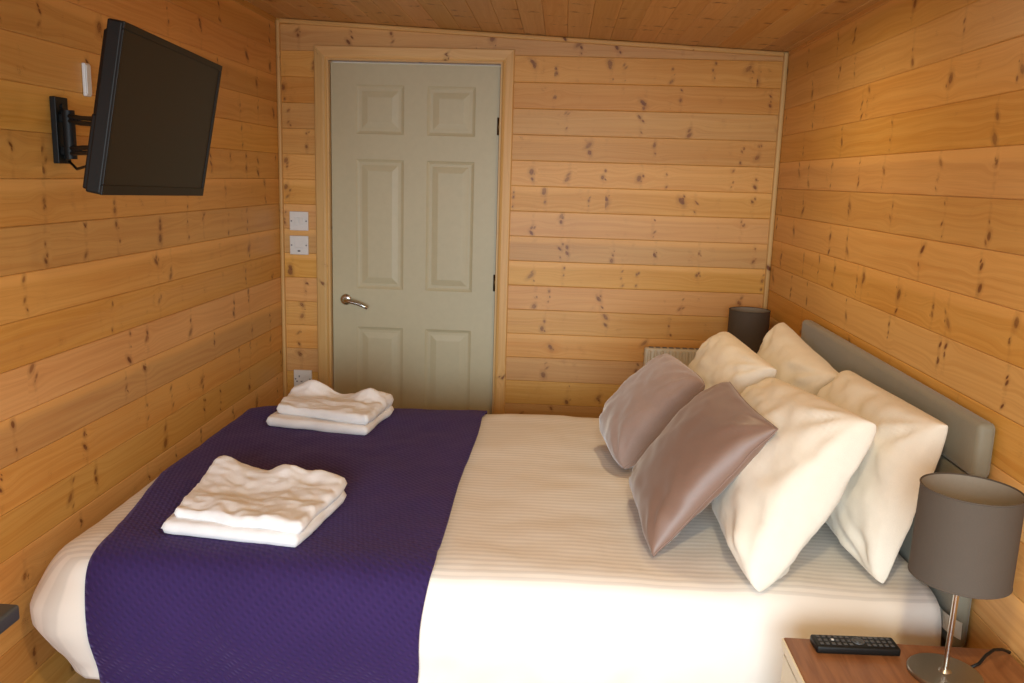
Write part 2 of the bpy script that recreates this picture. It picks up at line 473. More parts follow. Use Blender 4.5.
# ------------------------------------------------------------------ door
DW, DH = DX1 - DX0 - 0.008, DZ1 - DZ0 - 0.006
DY = YB + 0.030          # door face set back behind the architrave
bm = bmesh.new()
pl, pr = (0.112, 0.330), (0.434, 0.650)
rows = [(0.092, 0.306), (0.416, 1.006), (1.186, 1.770)]   # measured from the top of the door
xs = [0, pl[0], pl[1], pr[0], pr[1], DW]
zs = [0.0] + [c for r in rows for c in r] + [DH]
def dv(x, zt, y): return bm.verts.new((DX0 + 0.004 + x, DY + y, DZ0 + DH - zt))
cache = {}
def gv(x, z):
    if (x, z) not in cache: cache[(x, z)] = dv(x, z, 0)
    return cache[(x, z)]
for i in range(5):
    for j in range(len(zs) - 1):
        a, b, c, e = xs[i], xs[i + 1], zs[j], zs[j + 1]
        if i in (1, 3) and j in (1, 3, 5):
            prev = [gv(a, c), gv(b, c), gv(b, e), gv(a, e)]
            for ins, dp in ((0.006, 0.003), (0.014, 0.0055), (0.026, 0.0055), (0.030, 0.0045), (0.050, 0.001), (0.054, 0.0005)):
                cur = [dv(a + ins, c + ins, dp), dv(b - ins, c + ins, dp), dv(b - ins, e - ins, dp), dv(a + ins, e - ins, dp)]
                for q in range(4): bm.faces.new((prev[q], prev[(q + 1) % 4], cur[(q + 1) % 4], cur[q]))
                prev = cur
            bm.faces.new(prev)
        else:
            bm.faces.new((gv(a, c), gv(b, c), gv(b, e), gv(a, e)))
# edges and back of the leaf
x0, x1, z0, z1 = DX0 + 0.004, DX0 + 0.004 + DW, DZ0, DZ0 + DH
box(bm, x0, x1, DY + 0.010, DY + 0.044, z0, z1)
for (ax, az), (bx_, bz) in (((x0, z0), (x1, z0)), ((x1, z0), (x1, z1)), ((x1, z1), (x0, z1)), ((x0, z1), (x0, z0))):
    bm.faces.new([bm.verts.new(p) for p in ((ax, DY, az), (bx_, DY, bz), (bx_, DY + 0.010, bz), (ax, DY + 0.010, az))])
bmesh.ops.remove_doubles(bm, verts=bm.verts[:], dist=1e-6); recalc(bm)
door = struct('door_1', bm, M['door_paint'])
tag(door, 'cream painted six-panel door in a pine frame', None)
# frame: jamb lining and mitred architrave
bm = bmesh.new()
for x in (DX0 - 0.0095, DX1 - 0.0005): beam(bm, (x, YB + 0.085, 0), (x, YB + 0.085, DZ1 + 0.010), 0.010, 0.085, (1, 0, 0), (0, -1, 0), bev=0.001, seed=8)
beam(bm, (DX0, YB + 0.085, DZ1 + 0.0005), (DX1, YB + 0.085, DZ1 + 0.0005), 0.010, 0.085, (0, 0, 1), (0, -1, 0), bev=0.001, seed=9)
AW = 0.052; AT = 0.016
def arch_strip(p_out0, p_out1, p_in1, p_in0, seed):
    """One mitred leg of the architrave given its outer and inner edge points in the wall plane (x, z)."""
    uvl = bm.loops.layers.uv.get('UVMap') or bm.loops.layers.uv.new('UVMap')
    al = bm.verts.layers.float.get('board') or bm.verts.layers.float.new('board')
    r = random.Random(seed).random()
    def vt(p, y):
        v_ = bm.verts.new((p[0], y, p[1])); v_[al] = r; return v_
    def lerp(a, b, t): return (a[0] + (b[0] - a[0]) * t, a[1] + (b[1] - a[1]) * t)
    prof = [(0, 0), (0, AT - 0.004), (0.08, AT), (0.72, AT), (0.88, AT - 0.003), (1, AT - 0.009), (1, 0)]
    A = [vt(lerp(p_out0, p_in0, t), YB - y) for t, y in prof]
    B = [vt(lerp(p_out1, p_in1, t), YB - y) for t, y in prof]
    L = math.dist(p_out0, p_out1)
    for i in range(len(prof) - 1):
        f = bm.faces.new((A[i], B[i], B[i + 1], A[i + 1]))
        for l, uu, vv in zip(f.loops, (0, L, L, 0), (prof[i][0], prof[i][0], prof[i + 1][0], prof[i + 1][0])): l[uvl].uv = (uu + seed, vv * AW)
    for c in (A, B):
        f = bm.faces.new(c)
        for l in f.loops: l[uvl].uv = (seed, 0.02)
ox0, ox1, oz = DX0 - 0.008 - AW, DX1 + 0.008 + AW, DZ1 + 0.008 + AW
ix0, ix1, iz = DX0 - 0.008, DX1 + 0.008, DZ1 + 0.008
arch_strip((ox0, 0.0), (ox0, oz), (ix0, iz), (ix0, 0.0), 12)
arch_strip((ox1, 0.0), (ox1, oz), (ix1, iz), (ix1, 0.0), 13)
arch_strip((ox0, oz), (ox1, oz), (ix1, iz), (ix0, iz), 14)
recalc(bm)
obj('door_frame', bm, M['pine_trim'], door)
# lever handle: round rose and curved lever
hx, hz = DX0 + 0.066, 0.918
bm = bmesh.new()
lathe(bm, [(0.0, 0.010), (0.020, 0.010), (0.0255, 0.006), (0.026, 0.0)], 32)
bmesh.ops.rotate(bm, verts=bm.verts, matrix=Matrix.Rotation(math.radians(90), 3, 'X'))
bmesh.ops.translate(bm, verts=bm.verts, vec=(hx, DY - 0.0005, hz))
hd = obj('door_handle', bm, M['chrome'], door, True); hd['label'] = 'chrome lever handle'
bm = bmesh.new()
pts = [(hx, DY - 0.008, hz), (hx, DY - 0.036, hz), (hx + 0.010, DY - 0.046, hz - 0.001), (hx + 0.030, DY - 0.048, hz - 0.003),
       (hx + 0.060, DY - 0.048, hz - 0.010), (hx + 0.088, DY - 0.047, hz - 0.020), (hx + 0.108, DY - 0.046, hz - 0.030), (hx + 0.112, DY - 0.046, hz - 0.032)]
tube(bm, pts, [0.009, 0.009, 0.010, 0.0095, 0.0085, 0.008, 0.0075, 0.004], 14)
obj('lever', bm, M['chrome'], hd, True)
for z in (1.72, 0.30, 1.02):
    bm = bmesh.new()
    tube(bm, [(DX1 - 0.006, DY - 0.004, z - 0.038), (DX1 - 0.006, DY - 0.004, z + 0.038)], 0.006, 10)
    obj('hinge', bm, M['brass_dark'], door, True)

# ------------------------------------------------------------------ sockets and switches
def plate(name, label, cat, loc, axis, kind, group=None):
    """A wall plate standing on the surface at loc; axis 'y' faces -y, axis 'x' faces +x."""
    t = thing(name, loc, label, cat, group, rz=0.0 if axis == 'y' else math.radians(90))
    hw = 0.043 if kind != 'blank' else 0.014
    bm = bmesh.new(); box(bm, -hw, hw, -0.010, 0.0, -0.043, 0.043, 0.003); obj('face_plate', bm, M['white_plastic'], t)
    if kind == 'blank':
        bm = bmesh.new(); box(bm, -hw + 0.003, hw - 0.003, -0.0125, -0.0101, -0.038, 0.038, 0.001); obj('cover', bm, M['white_plastic'], t)
    elif kind == 'switch':
        for x in (-0.011, 0.011):
            bm = bmesh.new(); box(bm, x - 0.009, x + 0.009, -0.0145, -0.0101, -0.016, 0.016, 0.002); obj('rocker', bm, M['white_plastic'], t)
    elif kind == 'spur':
        bm = bmesh.new(); box(bm, -0.020, 0.020, -0.0130, -0.0101, -0.012, 0.020, 0.002); obj('rocker', bm, M['white_plastic'], t)
        bm = bmesh.new(); box(bm, -0.006, 0.006, -0.0120, -0.0101, -0.030, -0.022, 0.0008); obj('indicator', bm, M['grey_mark'], t)
    else:
        bm = bmesh.new(); box(bm, 0.012, 0.032, -0.0145, -0.0101, -0.012, 0.022, 0.002); obj('rocker', bm, M['white_plastic'], t)
        bm = bmesh.new()
        for x0, x1, z0, z1 in ((-0.019, -0.014, 0.008, 0.017), (-0.031, -0.023, -0.014, -0.009), (-0.010, -0.002, -0.014, -0.009)):
            box(bm, x0, x1, -0.0108, -0.0101, z0, z1)
        obj('pin_slots', bm, M['grey_mark'], t)
    for x in ((-0.034, 0.034) if kind != 'blank' else ()):
        bm = bmesh.new(); tube(bm, [(x, -0.0101, 0), (x, -0.0116, 0)], 0.0035, 10); obj('screw', bm, M['grey_mark'], t)
    return t
plate('light_switch', 'white double light switch, the upper of two plates beside the door frame', 'switch', (-1.196, YB - 0.0005, 1.276), 'y', 'switch')
plate('light_switch', 'white square switch plate directly below the upper switch beside the door', 'switch', (-1.197, YB - 0.0005, 1.166), 'y', 'spur')
plate('wall_socket', 'white wall socket low beside the door, just above the far towels', 'socket', (-1.190, YB - 0.0005, 0.537), 'y', 'socket')
plate('cable_plate', 'narrow white plate on the left wall just behind the television', 'wall plate', (XL + 0.0005, 2.318, 1.722), 'x', 'blank')

# ------------------------------------------------------------------ television and bracket
TVW, TVH = 0.56, 0.3292
az, ti, ro = -0.057, 0.18, -0.024
u_ = Vector((math.sin(az), math.cos(az), 0)); n_ = Vector((math.cos(az), -math.sin(az), 0)); zz = Vector((0, 0, 1))
up_ = math.cos(ti) * zz + math.sin(ti) * n_; nn_ = math.cos(ti) * n_ - math.sin(ti) * zz
u2 = math.cos(ro) * u_ + math.sin(ro) * up_; up2 = math.cos(ro) * up_ - math.sin(ro) * u_
tvc = Vector((-0.879, 1.929, 1.598))
tv = thing('television', tvc, 'black flat-screen television tilted down on the left wall above the bed foot', 'television')
TVROT = Matrix(((-u2.x, nn_.x, up2.x), (-u2.y, nn_.y, up2.y), (-u2.z, nn_.z, up2.z)))
tv.rotation_euler = TVROT.to_euler()
# local axes: x = along the screen towards the camera, y = out of the screen, z = up
bm = bmesh.new(); W2, H2 = TVW / 2, TVH / 2
# the bezel: a rounded frame with a sunken opening
box(bm, -W2, W2, -0.034, -0.0035, -H2, H2, 0.004)
for x0, x1, z0, z1 in ((-W2, W2, H2 - 0.014, H2), (-W2, W2, -H2, -H2 + 0.020), (-W2, -W2 + 0.013, -H2 + 0.020, H2 - 0.014), (W2 - 0.013, W2, -H2 + 0.020, H2 - 0.014)):
    box(bm, x0, x1, -0.006, 0.0, z0, z1, 0.0015)
obj('bezel', bm, M['black_plastic'], tv)
bm = bmesh.new(); box(bm, -W2 + 0.012, W2 - 0.012, -0.0038, -0.0022, -H2 + 0.019, H2 - 0.013); obj('screen', bm, M['screen'], tv)
bm = bmesh.new()
# tapering back housing
def loft_rect(bm, secs):
    rings = [[bm.verts.new((a, y, c)) for a, c in ((x0, z0), (x1, z0), (x1, z1), (x0, z1))] for y, x0, x1, z0, z1 in secs]
    for A, B in zip(rings, rings[1:]):
        for k in range(4): bm.faces.new((A[k], A[(k + 1) % 4], B[(k + 1) % 4], B[k]))
    bm.faces.new(rings[0]); bm.faces.new(list(reversed(rings[-1]))); recalc(bm)
loft_rect(bm, [(-0.030, -W2 + 0.010, W2 - 0.010, -H2 + 0.008, H2 - 0.012), (-0.045, -W2 + 0.018, W2 - 0.018, -H2 + 0.012, H2 - 0.022),
               (-0.058, -W2 + 0.060, W2 - 0.060, -H2 + 0.022, H2 - 0.060), (-0.066, -W2 + 0.080, W2 - 0.080, -H2 + 0.032, H2 - 0.110)])
obj('back_housing', bm, M['black_plastic'], tv)
bm = bmesh.new()
box(bm, -W2 + 0.012, W2 - 0.012, -0.046, -0.033, -H2 + 0.004, -H2 + 0.150, 0.004)
obj('speaker_strip', bm, M['black_plastic'], tv)

br = thing('wall_bracket', (XL, 2.175, 1.583), 'black folding metal bracket on the left wall holding the television', 'bracket')
bm = bmesh.new(); box(bm, 0.0005, 0.016, -0.028, 0.028, -0.082, 0.082, 0.002)
for z in (-0.066, 0.046, 0.060): tube(bm, [(0.014, 0, z), (0.020, 0, z)], 0.007, 10)
obj('wall_plate', bm, M['black_metal'], br)
bm = bmesh.new(); tube(bm, [(0.036, -0.008, -0.070), (0.036, -0.008, 0.050)], 0.015, 14)
box(bm, 0.012, 0.040, -0.016, 0.004, -0.060, -0.040, 0.002); box(bm, 0.012, 0.040, -0.016, 0.004, 0.020, 0.040, 0.002)
obj('pivot', bm, M['black_metal'], br, angle=40)
# back of the television in bracket-local coordinates
inv = Vector((XL, 2.175, 1.583))
def tvp(x, y, z): return tvc + u2 * x + nn_ * y + up2 * z - inv
for zoff, nm in ((-0.050, 'arm'), (0.030, 'arm')):
    bm = bmesh.new()
    e = tvp(0.02, -0.118, -0.055 + (0.030 if zoff > 0 else -0.030))
    mid = Vector((0.12, -0.10, (zoff + e.z) / 2))
    for dz in (-0.006, 0.006):
        tube(bm, [(0.036, -0.008, zoff + dz), (mid.x, mid.y, mid.z + dz), (e.x, e.y, e.z + dz)], 0.006, 8)
    for t in (0.2, 0.5, 0.8):
        p = Vector((0.036, -0.008, zoff)).lerp(mid, t)
        tube(bm, [(p.x, p.y, p.z - 0.010), (p.x, p.y, p.z + 0.010)], 0.004, 8)
    obj(nm, bm, M['black_metal'], br, angle=40)
bm = bmesh.new()
A = tvp(0, 0, 0)
rot = TVROT
box(bm, -0.075, 0.075, -0.080, -0.0745, -0.110, 0.060, 0.002)
box(bm, -0.075, -0.055, -0.095, -0.078, -0.120, 0.080, 0.002); box(bm, 0.055, 0.075, -0.095, -0.078, -0.120, 0.080, 0.002)
box(bm, -0.03, 0.04, -0.125, -0.078, -0.095, -0.015, 0.003)
bmesh.ops.transform(bm, matrix=Matrix.Translation(A) @ rot.to_4x4(), verts=bm.verts)
obj('mounting_plate', bm, M['black_metal'], br)
bm = bmesh.new()
c0 = tvp(-0.02, -0.080, -0.130)
tube(bm, [(0.020, 0.010, -0.076), (0.045, 0.0, -0.095), (0.10, -0.06, -0.088), (0.16, -0.12, -0.078), (c0.x, c0.y, c0.z)], 0.0035, 8)
obj('cable', bm, M['black_plastic'], br, True)

# ------------------------------------------------------------------ bed
BX0, BX1, BY0, BY1, BZ = -1.045, 0.890, 1.860, 3.210, 0.570      # mattress block; BZ = its top
bed = thing('double_bed', (0, 2.53, 0), 'double bed with a grey padded headboard against the right wall', 'bed')
def L(p): return (p[0], p[1] - 2.53, p[2])
bm = bmesh.new(); box(bm, BX0 + 0.01, BX1 - 0.005, BY0 + 0.01 - 2.53, BY1 - 0.01 - 2.53, 0.06, 0.33, 0.02, 3); obj('divan_base', bm, M['headboard'], bed)
bm = bmesh.new(); box(bm, BX0 + 0.004, BX1 - 0.004, BY0 + 0.004 - 2.53, BY1 - 0.004 - 2.53, 0.332, BZ - 0.004, 0.045, 4); obj('mattress', bm, M['cotton_sheet'], bed, angle=60)
for x in (BX0 + 0.12, BX1 - 0.12):
    for y in (BY0 + 0.12, BY1 - 0.12):
        bm = bmesh.new(); lathe(bm, [(0.022, 0.001), (0.028, 0.030), (0.030, 0.060)], 20, x, y - 2.53); obj('leg', bm, M['black_plastic'], bed, angle=40)
# headboard: padded panel with stitched horizontal channels
bm = bmesh.new()
HY0, HY1, HX = 1.806 - 2.53, 3.185 - 2.53, 0.894
cuts = [0.06, 0.28, 0.50, 0.72, 0.895, 1.020]
for a, b in zip(cuts, cuts[1:]):
    n0 = len(bm.verts)
    box(bm, HX, 0.934, HY0, HY1, a + 0.0005, b - 0.0005, 0.014, 5)
obj('headboard', bm, M['headboard'], bed, angle=50)
bm = bmesh.new()
cl = [(0.8925, 1.85, 0.565), (0.880, 1.80, 0.556), (0.874, 1.745, 0.560)]
o0 = Vector((0.8935, 1.805, 0.585)); 
vs = []
for i in range(7):
    t = i / 6
    y = 1.862 - 0.125 * t; x = 0.889 - 0.012 * math.sin(t * 2.4); zt = 0.556 + 0.026 * t
    vs.append((bm.verts.new(L((x, y, zt + 0.018))), bm.verts.new(L((x - 0.002, y - 0.006, zt - 0.018)))))
for a, b in zip(vs, vs[1:]): bm.faces.new((a[0], b[0], b[1], a[1]))
bmesh.ops.solidify(bm, geom=bm.faces[:], thickness=0.0012)
lb = obj('care_label', bm, M['label'], bed, True); lb['label'] = 'white care label hanging at the headboard edge'

def fb(p, sc, seed=0.0, octs=3): return noise.fractal(Vector(p) * sc + Vector((seed * 3.7, seed * 1.3, seed * 7.1)), 1.0, 2.0, octs)

# draped section helpers: rounded rectangle outline in plan
def side_profile(kind, nseg):
    """(outward, z) pairs going from the flat top over the edge down to the hem."""
    pts = []
    if kind == 'duvet':
        ctrl = [(-0.088, 0.603), (-0.050, 0.602), (-0.012, 0.596), (0.016, 0.580), (0.032, 0.545), (0.038, 0.480), (0.034, 0.420), (0.020, 0.360), (0.004, 0.310), (-0.002, 0.270)]
    else:
        ctrl = [(-0.07, 0.578), (-0.035, 0.575), (-0.010, 0.562), (0.004, 0.538), (0.008, 0.500), (0.007, 0.450), (0.006, 0.400), (0.004, 0.345)]
    P = [Vector((a, b)) for a, b in ctrl]
    tot = len(P) - 1
    for i in range(nseg + 1):
        t = i / nseg * tot; k = min(int(t), tot - 1); f = t - k
        p0, p1, p2, p3 = P[max(k - 1, 0)], P[k], P[k + 1], P[min(k + 2, tot)]
        q = 0.5 * ((2 * p1) + (-p0 + p2) * f + (2 * p0 - 5 * p1 + 4 * p2 - p3) * f * f + (-p0 + 3 * p1 - 3 * p2 + p3) * f ** 3)
        pts.append((q.x, q.y))
    return pts
def u_path(x_head, x_foot, y0, y1, r, step=0.02):
    """Plan outline from the near head end, round the foot, to the far head end: (point, outward normal)."""
    out = []
    xc = x_foot + r
    n = max(2, int((x_head - xc) / step))
    for i in range(n): out.append((Vector((x_head + (xc - x_head) * i / n, y0, 0)), Vector((0, -1, 0))))
    m = 14
    for i in range(m + 1):
        a = -math.pi / 2 - (math.pi / 2) * i / m
        d = Vector((math.cos(a), math.sin(a), 0)); out.append((Vector((xc, y0 + r, 0)) + d * r, d))
    k = max(2, int((y1 - y0 - 2 * r) / step))
    for i in range(1, k): out.append((Vector((x_foot, y0 + r + (y1 - y0 - 2 * r) * i / k, 0)), Vector((-1, 0, 0))))
    for i in range(m + 1):
        a = math.pi - (math.pi / 2) * i / m
        d = Vector((math.cos(a), math.sin(a), 0)); out.append((Vector((xc, y1 - r, 0)) + d * r, d))
    for i in range(1, n + 1): out.append((Vector((xc + (x_head - xc) * i / n, y1, 0)), Vector((0, 1, 0))))
    return out
DUV = dict(x_head=0.876, x_foot=-1.168, y0=1.845, y1=3.250, r=0.10)
DPROF = side_profile('duvet', 30)
def duvet_wave(p, z):
    f = max(0.0, min(1.0, (0.585 - z) / 0.25))
    return (0.012 * fb((p.x, p.y, z * 0.25), 6.0, 1.0) + 0.005 * fb((p.x, p.y, z * 0.5), 16.0, 2.0) + 0.008 * fb((p.x, p.y, z * 0.12), 22.0, 3.0)) * f
def top_wave(x, y): return 0.006 * fb((x, y, 0), 3.5, 5.0) + 0.0022 * fb((x, y, 0), 11.0, 6.0)
def skew(q):
    """The far foot corner of the bedding is pulled in a little."""
    t = max(0.0, min(1.0, (-0.15 - q.x) / 1.0)) * max(0.0, min(1.0, (q.y - 2.45) / 0.75))
    return Vector((q.x, q.y - 0.10 * t, q.z))
def build_cover(name, prof, path, spine, mat, thick=None, wave=duvet_wave, top=top_wave, ntop=26, flare=0.0):
    bm = bmesh.new(); uvl = bm.loops.layers.uv.new('UVMap')
    cols = []
    for pt, nr in path:
        col = []
        sx = min(max(pt.x, spine[0]), spine[1])
        inner = Vector((sx, spine[2], 0))
        edge = pt + nr * prof[0][0]
        for i in range(ntop):
            q = inner.lerp(edge, i / ntop); 
            w = top(q.x, q.y)
            col.append((Vector((q.x, q.y, prof[0][1] + w)), (q.x, q.y)))
        arc = 0; pv = None
        for o, z in prof:
            if pv: arc += math.dist(pv, (o, z))
            pv = (o, z)
            q = pt + nr * o
            wz = top(q.x, q.y) * max(0, min(1, (z - 0.53) / 0.07))
            q = q + nr * (wave(q, z) + flare * 4 * abs(nr.x * nr.y) * max(0, min(1, (0.60 - z) / 0.12)) * max(0, min(1, (z - 0.22) / 0.2)))
            e = edge + nr * min(arc, 0.10)
            col.append((Vector((q.x, q.y, z + wz)), (e.x, e.y)))
        cols.append(col)
    V = [[bm.verts.new(skew(c[0])) for c in col] for col in cols]
    for i in range(len(V) - 1):
        for j in range(len(V[0]) - 1):
            vs = (V[i][j], V[i + 1][j], V[i + 1][j + 1], V[i][j + 1])
            f = bm.faces.new(vs)
            for l, (a, b) in zip(f.loops, ((i, j), (i + 1, j), (i + 1, j + 1), (i, j + 1))): l[uvl].uv = cols[a][b][1]
    bmesh.ops.remove_doubles(bm, verts=bm.verts[:], dist=0.0004)
    recalc(bm)
    return obj(name, bm, mat, None, True)
MID = 2.535
duvet = build_cover('duvet', DPROF, u_path(**DUV), (DUV['x_foot'] + 0.30, DUV['x_head'], MID), M['duvet'], flare=0.030)
sol = duvet.modifiers.new('thickness', 'SOLIDIFY'); sol.thickness = 0.012; sol.offset = -1
tag(duvet, 'white self-striped duvet covering the bed under the purple throw', 'duvet')

# purple runner laid across the bed over the duvet
def outline_y(x):
    xc = DUV['x_foot'] + DUV['r']
    if x >= xc: return 0.0
    dx = xc - x
    return DUV['r'] - math.sqrt(max(DUV['r'] ** 2 - dx ** 2, 0.0004))
bm = bmesh.new(); uvl = bm.loops.layers.uv.new('UVMap')
RX0, RX1 = -1.145, -0.268
nx = 60; off = 0.0085
rows_ = []
for i in range(nx + 1):
    t = i / nx
    col = []
    # near hem up, across, far hem down
    seq = []
    prof = DPROF
    arc = 0; arcs = [0]
    for a, b in zip(prof, prof[1:]): arc += math.dist(a, b); arcs.append(arc)
    nn = len(prof)
    def nrm2(k):
        a = prof[max(k - 1, 0)]; b = prof[min(k + 1, nn - 1)]
        d = Vector((b[0] - a[0], b[1] - a[1])).normalized(); return (-d.y * 1.0, d.x) if False else (-d.y, d.x)
    for side in (-1, 1):
        s = []
        for k in range(nn):
            o, z = prof[k]; nx_, nz_ = nrm2(k)
            s.append((o + nx_ * off, z + abs(nz_) * off, arcs[k]))
        if side == -1:
            for o, z, a in reversed(s): seq.append((-1, o, z, a))
            for q in range(1, 60): seq.append((0, q / 60, 0, 0))
        else:
            for o, z, a in s: seq.append((1, o, z, a))
    for sd, o, z, a in seq:
        wav = 0.004 * math.sin(9 * (a + o) + 1.0) + 0.003 * math.sin(23 * a)
        # the foot-side edge pulls slightly in on the drop
        xe0 = RX0 + (0.075 * max(0.0, 1 - (o if sd == 0 else 0.0) * 3) if sd <= 0 else 0.0); xe1 = RX1 + wav - (0.03 * (a / arc) if sd == -1 else 0)
        x = xe0 + (xe1 - xe0) * t
        dy = outline_y(x)
        yN, yF = DUV['y0'] + dy, DUV['y1'] - dy
        if sd == -1:
            y = yN - o; p = Vector((x, y, z)); w = duvet_wave(Vector((x, y + off, 0)), z) ; y -= w
            wz = top_wave(x, y) * max(0, min(1, (z - 0.53) / 0.07)); q = Vector((x, y, z + wz)); uv = (x, yN + 0.088 - a)
        elif sd == 1:
            y = yF + o; w = duvet_wave(Vector((x, y - off, 0)), z); y += w
            wz = top_wave(x, y) * max(0, min(1, (z - 0.53) / 0.07)); q = Vector((x, y, z + wz)); uv = (x, yF - 0.088 + a)
        else:
            y = (yN + 0.088) + (yF - yN - 0.176) * o; q = Vector((x, y, prof[0][1] + off + top_wave(x, y))); uv = (x, y)
        col.append((bm.verts.new(skew(q)), uv))
    rows_.append(col)
for i in range(nx):
    for j in range(len(rows_[0]) - 1):
        c = (rows_[i][j], rows_[i + 1][j], rows_[i + 1][j + 1], rows_[i][j + 1])
        f = bm.faces.new([k[0] for k in c])
        for l, k in zip(f.loops, c): l[uvl].uv = k[1]
recalc(bm)
run = obj('bed_throw', bm, M['runner'], None, True)
sol = run.modifiers.new('thickness', 'SOLIDIFY'); sol.thickness = 0.006; sol.offset = 1
tag(run, 'deep purple textured throw laid across the foot end of the bed', 'throw')

# ------------------------------------------------------------------ pillows and cushions
def pillow(name, corners, T, label, cat, mat, group=None, seed=1.0, pinch=0.07, wr=0.010, expo=0.42, eu=None, blunt=0.018, n=44, seam=None, sag=0.0, back=None):
    """corners: near-bottom, far-bottom, far-top, near-top of the seam; T = half thickness towards the visible face."""
    nb, fb_, ft, nt = [Vector(c) for c in corners]
    ctr = (nb + fb_ + ft + nt) / 4
    nrm = ((fb_ + ft) - (nb + nt)).cross((nt + ft) - (nb + fb_)).normalized()
    if nrm.x > 0: nrm = -nrm
    bm = bmesh.new(); grids = []
    Tb = T if back is None else back
    def base(u, v):
        a, b = (u + 1) / 2, (v + 1) / 2
        return nb * (1 - a) * (1 - b) + fb_ * a * (1 - b) + ft * a * b + nt * (1 - a) * b
    for s in (1, -1):
        g = []
        for i in range(n + 1):
            r = []
            for j in range(n + 1):
                u = math.sin(math.pi / 2 * (2 * i / n - 1)); v = math.sin(math.pi / 2 * (2 * j / n - 1))
                uu = u * (1 - pinch * (1 - v * v) ** 1.0); vv = v * (1 - pinch * (1 - u * u) ** 1.0)
                k_ = 1 - blunt * (u * v) ** 4
                p = base(uu * k_, vv * k_)
                e = max(0.0, (1 - u * u)) * max(0.0, (1 - v * v))
                h = (e ** expo if eu is None else max(0.0, 1 - u * u) ** eu * max(0.0, 1 - v * v) ** expo) * (1 + sag * (-v) * 0.5)
                th = (T if s > 0 else Tb) * h
                # creases running in from the corners and broad dents
                rr = 1.0 if e > 0 else 0.0
                w1 = fb((p.x, p.y, p.z), 7.0, seed) * wr * 1.4
                cr = 0.0
                for (cu, cv) in ((-1, -1), (1, -1), (1, 1), (-1, 1)):
                    du, dv_ = u - cu, v - cv; dd = math.hypot(du, dv_)
                    ang = math.atan2(dv_, du)
                    cr += math.sin(ang * 11 + seed * 2.0 + cu + cv * 2) * math.exp(-((dd - 0.35) / 0.30) ** 2)
                w2 = cr * wr * 0.55
                w3 = fb((p.x * 1.0, p.y * 1.0, p.z * 2.2), 19.0, seed + 3) * wr * 0.45
                edge = min(1.0, e * 9.0)
                p = p + nrm * s * (th + (w1 + w2 + w3) * edge)
                # seam wobble
                p = p + nrm * (0.010 * math.sin(3.1 * u + seed) * (1 - abs(v)) * 0 + 0.006 * fb((u, v, seed), 2.0, seed) * (1 - edge))
                r.append(bm.verts.new(p - ctr))
            g.append(r)
        grids.append(g)
        for i in range(n):
            for j in range(n):
                q = [g[i][j], g[i + 1][j], g[i + 1][j + 1], g[i][j + 1]]
                if s < 0: q.reverse()
                bm.faces.new(q)
    ring = [grids[0][i][0] for i in range(n + 1)] + [grids[0][n][j] for j in range(1, n + 1)] + [grids[0][i][n] for i in range(n - 1, -1, -1)] + [grids[0][0][j] for j in range(n - 1, 0, -1)]
    rp = [v.co.copy() for v in ring]
    bmesh.ops.remove_doubles(bm, verts=bm.verts[:], dist=0.0002)
    recalc(bm)
    o = obj(name, bm, mat, None, True)
    o.location = ctr
    tag(o, label, cat, group)
    if seam:
        bm = bmesh.new(); tube(bm, rp + [rp[0]], seam, 6, False); obj('piping', bm, mat, o, True)
    return o
WP = 'white bed pillows stacked against the headboard'
pillow('bed_pillow', ((0.762, 1.868, 0.612), (0.750, 2.500, 0.628), (0.846, 2.480, 0.985), (0.854, 1.850, 1.002)), 0.108,
       'white pillow leaning on the headboard, directly behind the near table lamp', 'pillow', M['cotton_pillow'], WP, 1.0, wr=0.0105, back=0.03, pinch=0.02, expo=0.34, eu=0.25)
pillow('bed_pillow', ((0.735, 2.550, 0.628), (0.735, 3.170, 0.628), (0.812, 3.110, 1.020), (0.832, 2.500, 0.960)), 0.11,
       'cream-lit white pillow whose peak rises right of the far lamp shade', 'pillow', M['cotton_pillow'], WP, 2.0, wr=0.010, back=0.04, pinch=0.03, expo=0.34, eu=0.28)
pillow('bed_pillow', ((0.468, 1.812, 0.604), (0.470, 2.450, 0.630), (0.650, 2.480, 0.945), (0.716, 1.885, 0.988)), 0.13,
       'plump white pillow in front, right of the brown satin cushion', 'pillow', M['cotton_pillow'], WP, 3.0, wr=0.0105, back=0.065, pinch=0.015, expo=0.34, eu=0.24)
pillow('bed_pillow', ((0.480, 2.560, 0.635), (0.470, 3.100, 0.635), (0.605, 3.050, 0.987), (0.640, 2.490, 0.976)), 0.11,
       'white pillow standing between the mauve velvet cushion and the far lamp', 'pillow', M['cotton_pillow'], WP, 4.0, wr=0.010, back=0.06, pinch=0.02, expo=0.34, eu=0.28)
pillow('cushion', ((0.248, 1.950, 0.614), (0.225, 2.370, 0.640), (0.490, 2.400, 0.955), (0.530, 1.985, 0.938)), 0.095,
       'shiny brown satin cushion propped against the nearer front pillow', 'cushion', M['satin'], None, 5.0, pinch=0.055, wr=0.006, expo=0.40, seam=0.0022, back=0.035)
pillow('cushion', ((0.215, 2.535, 0.620), (0.165, 2.860, 0.655), (0.395, 2.920, 0.920), (0.465, 2.580, 0.905)), 0.095,
       'mauve velvet cushion, farther from the camera than the brown satin one', 'cushion', M['velvet'], None, 6.0, pinch=0.015, wr=0.007, expo=0.33, eu=0.24, blunt=0.07, seam=0.0022, back=0.045)

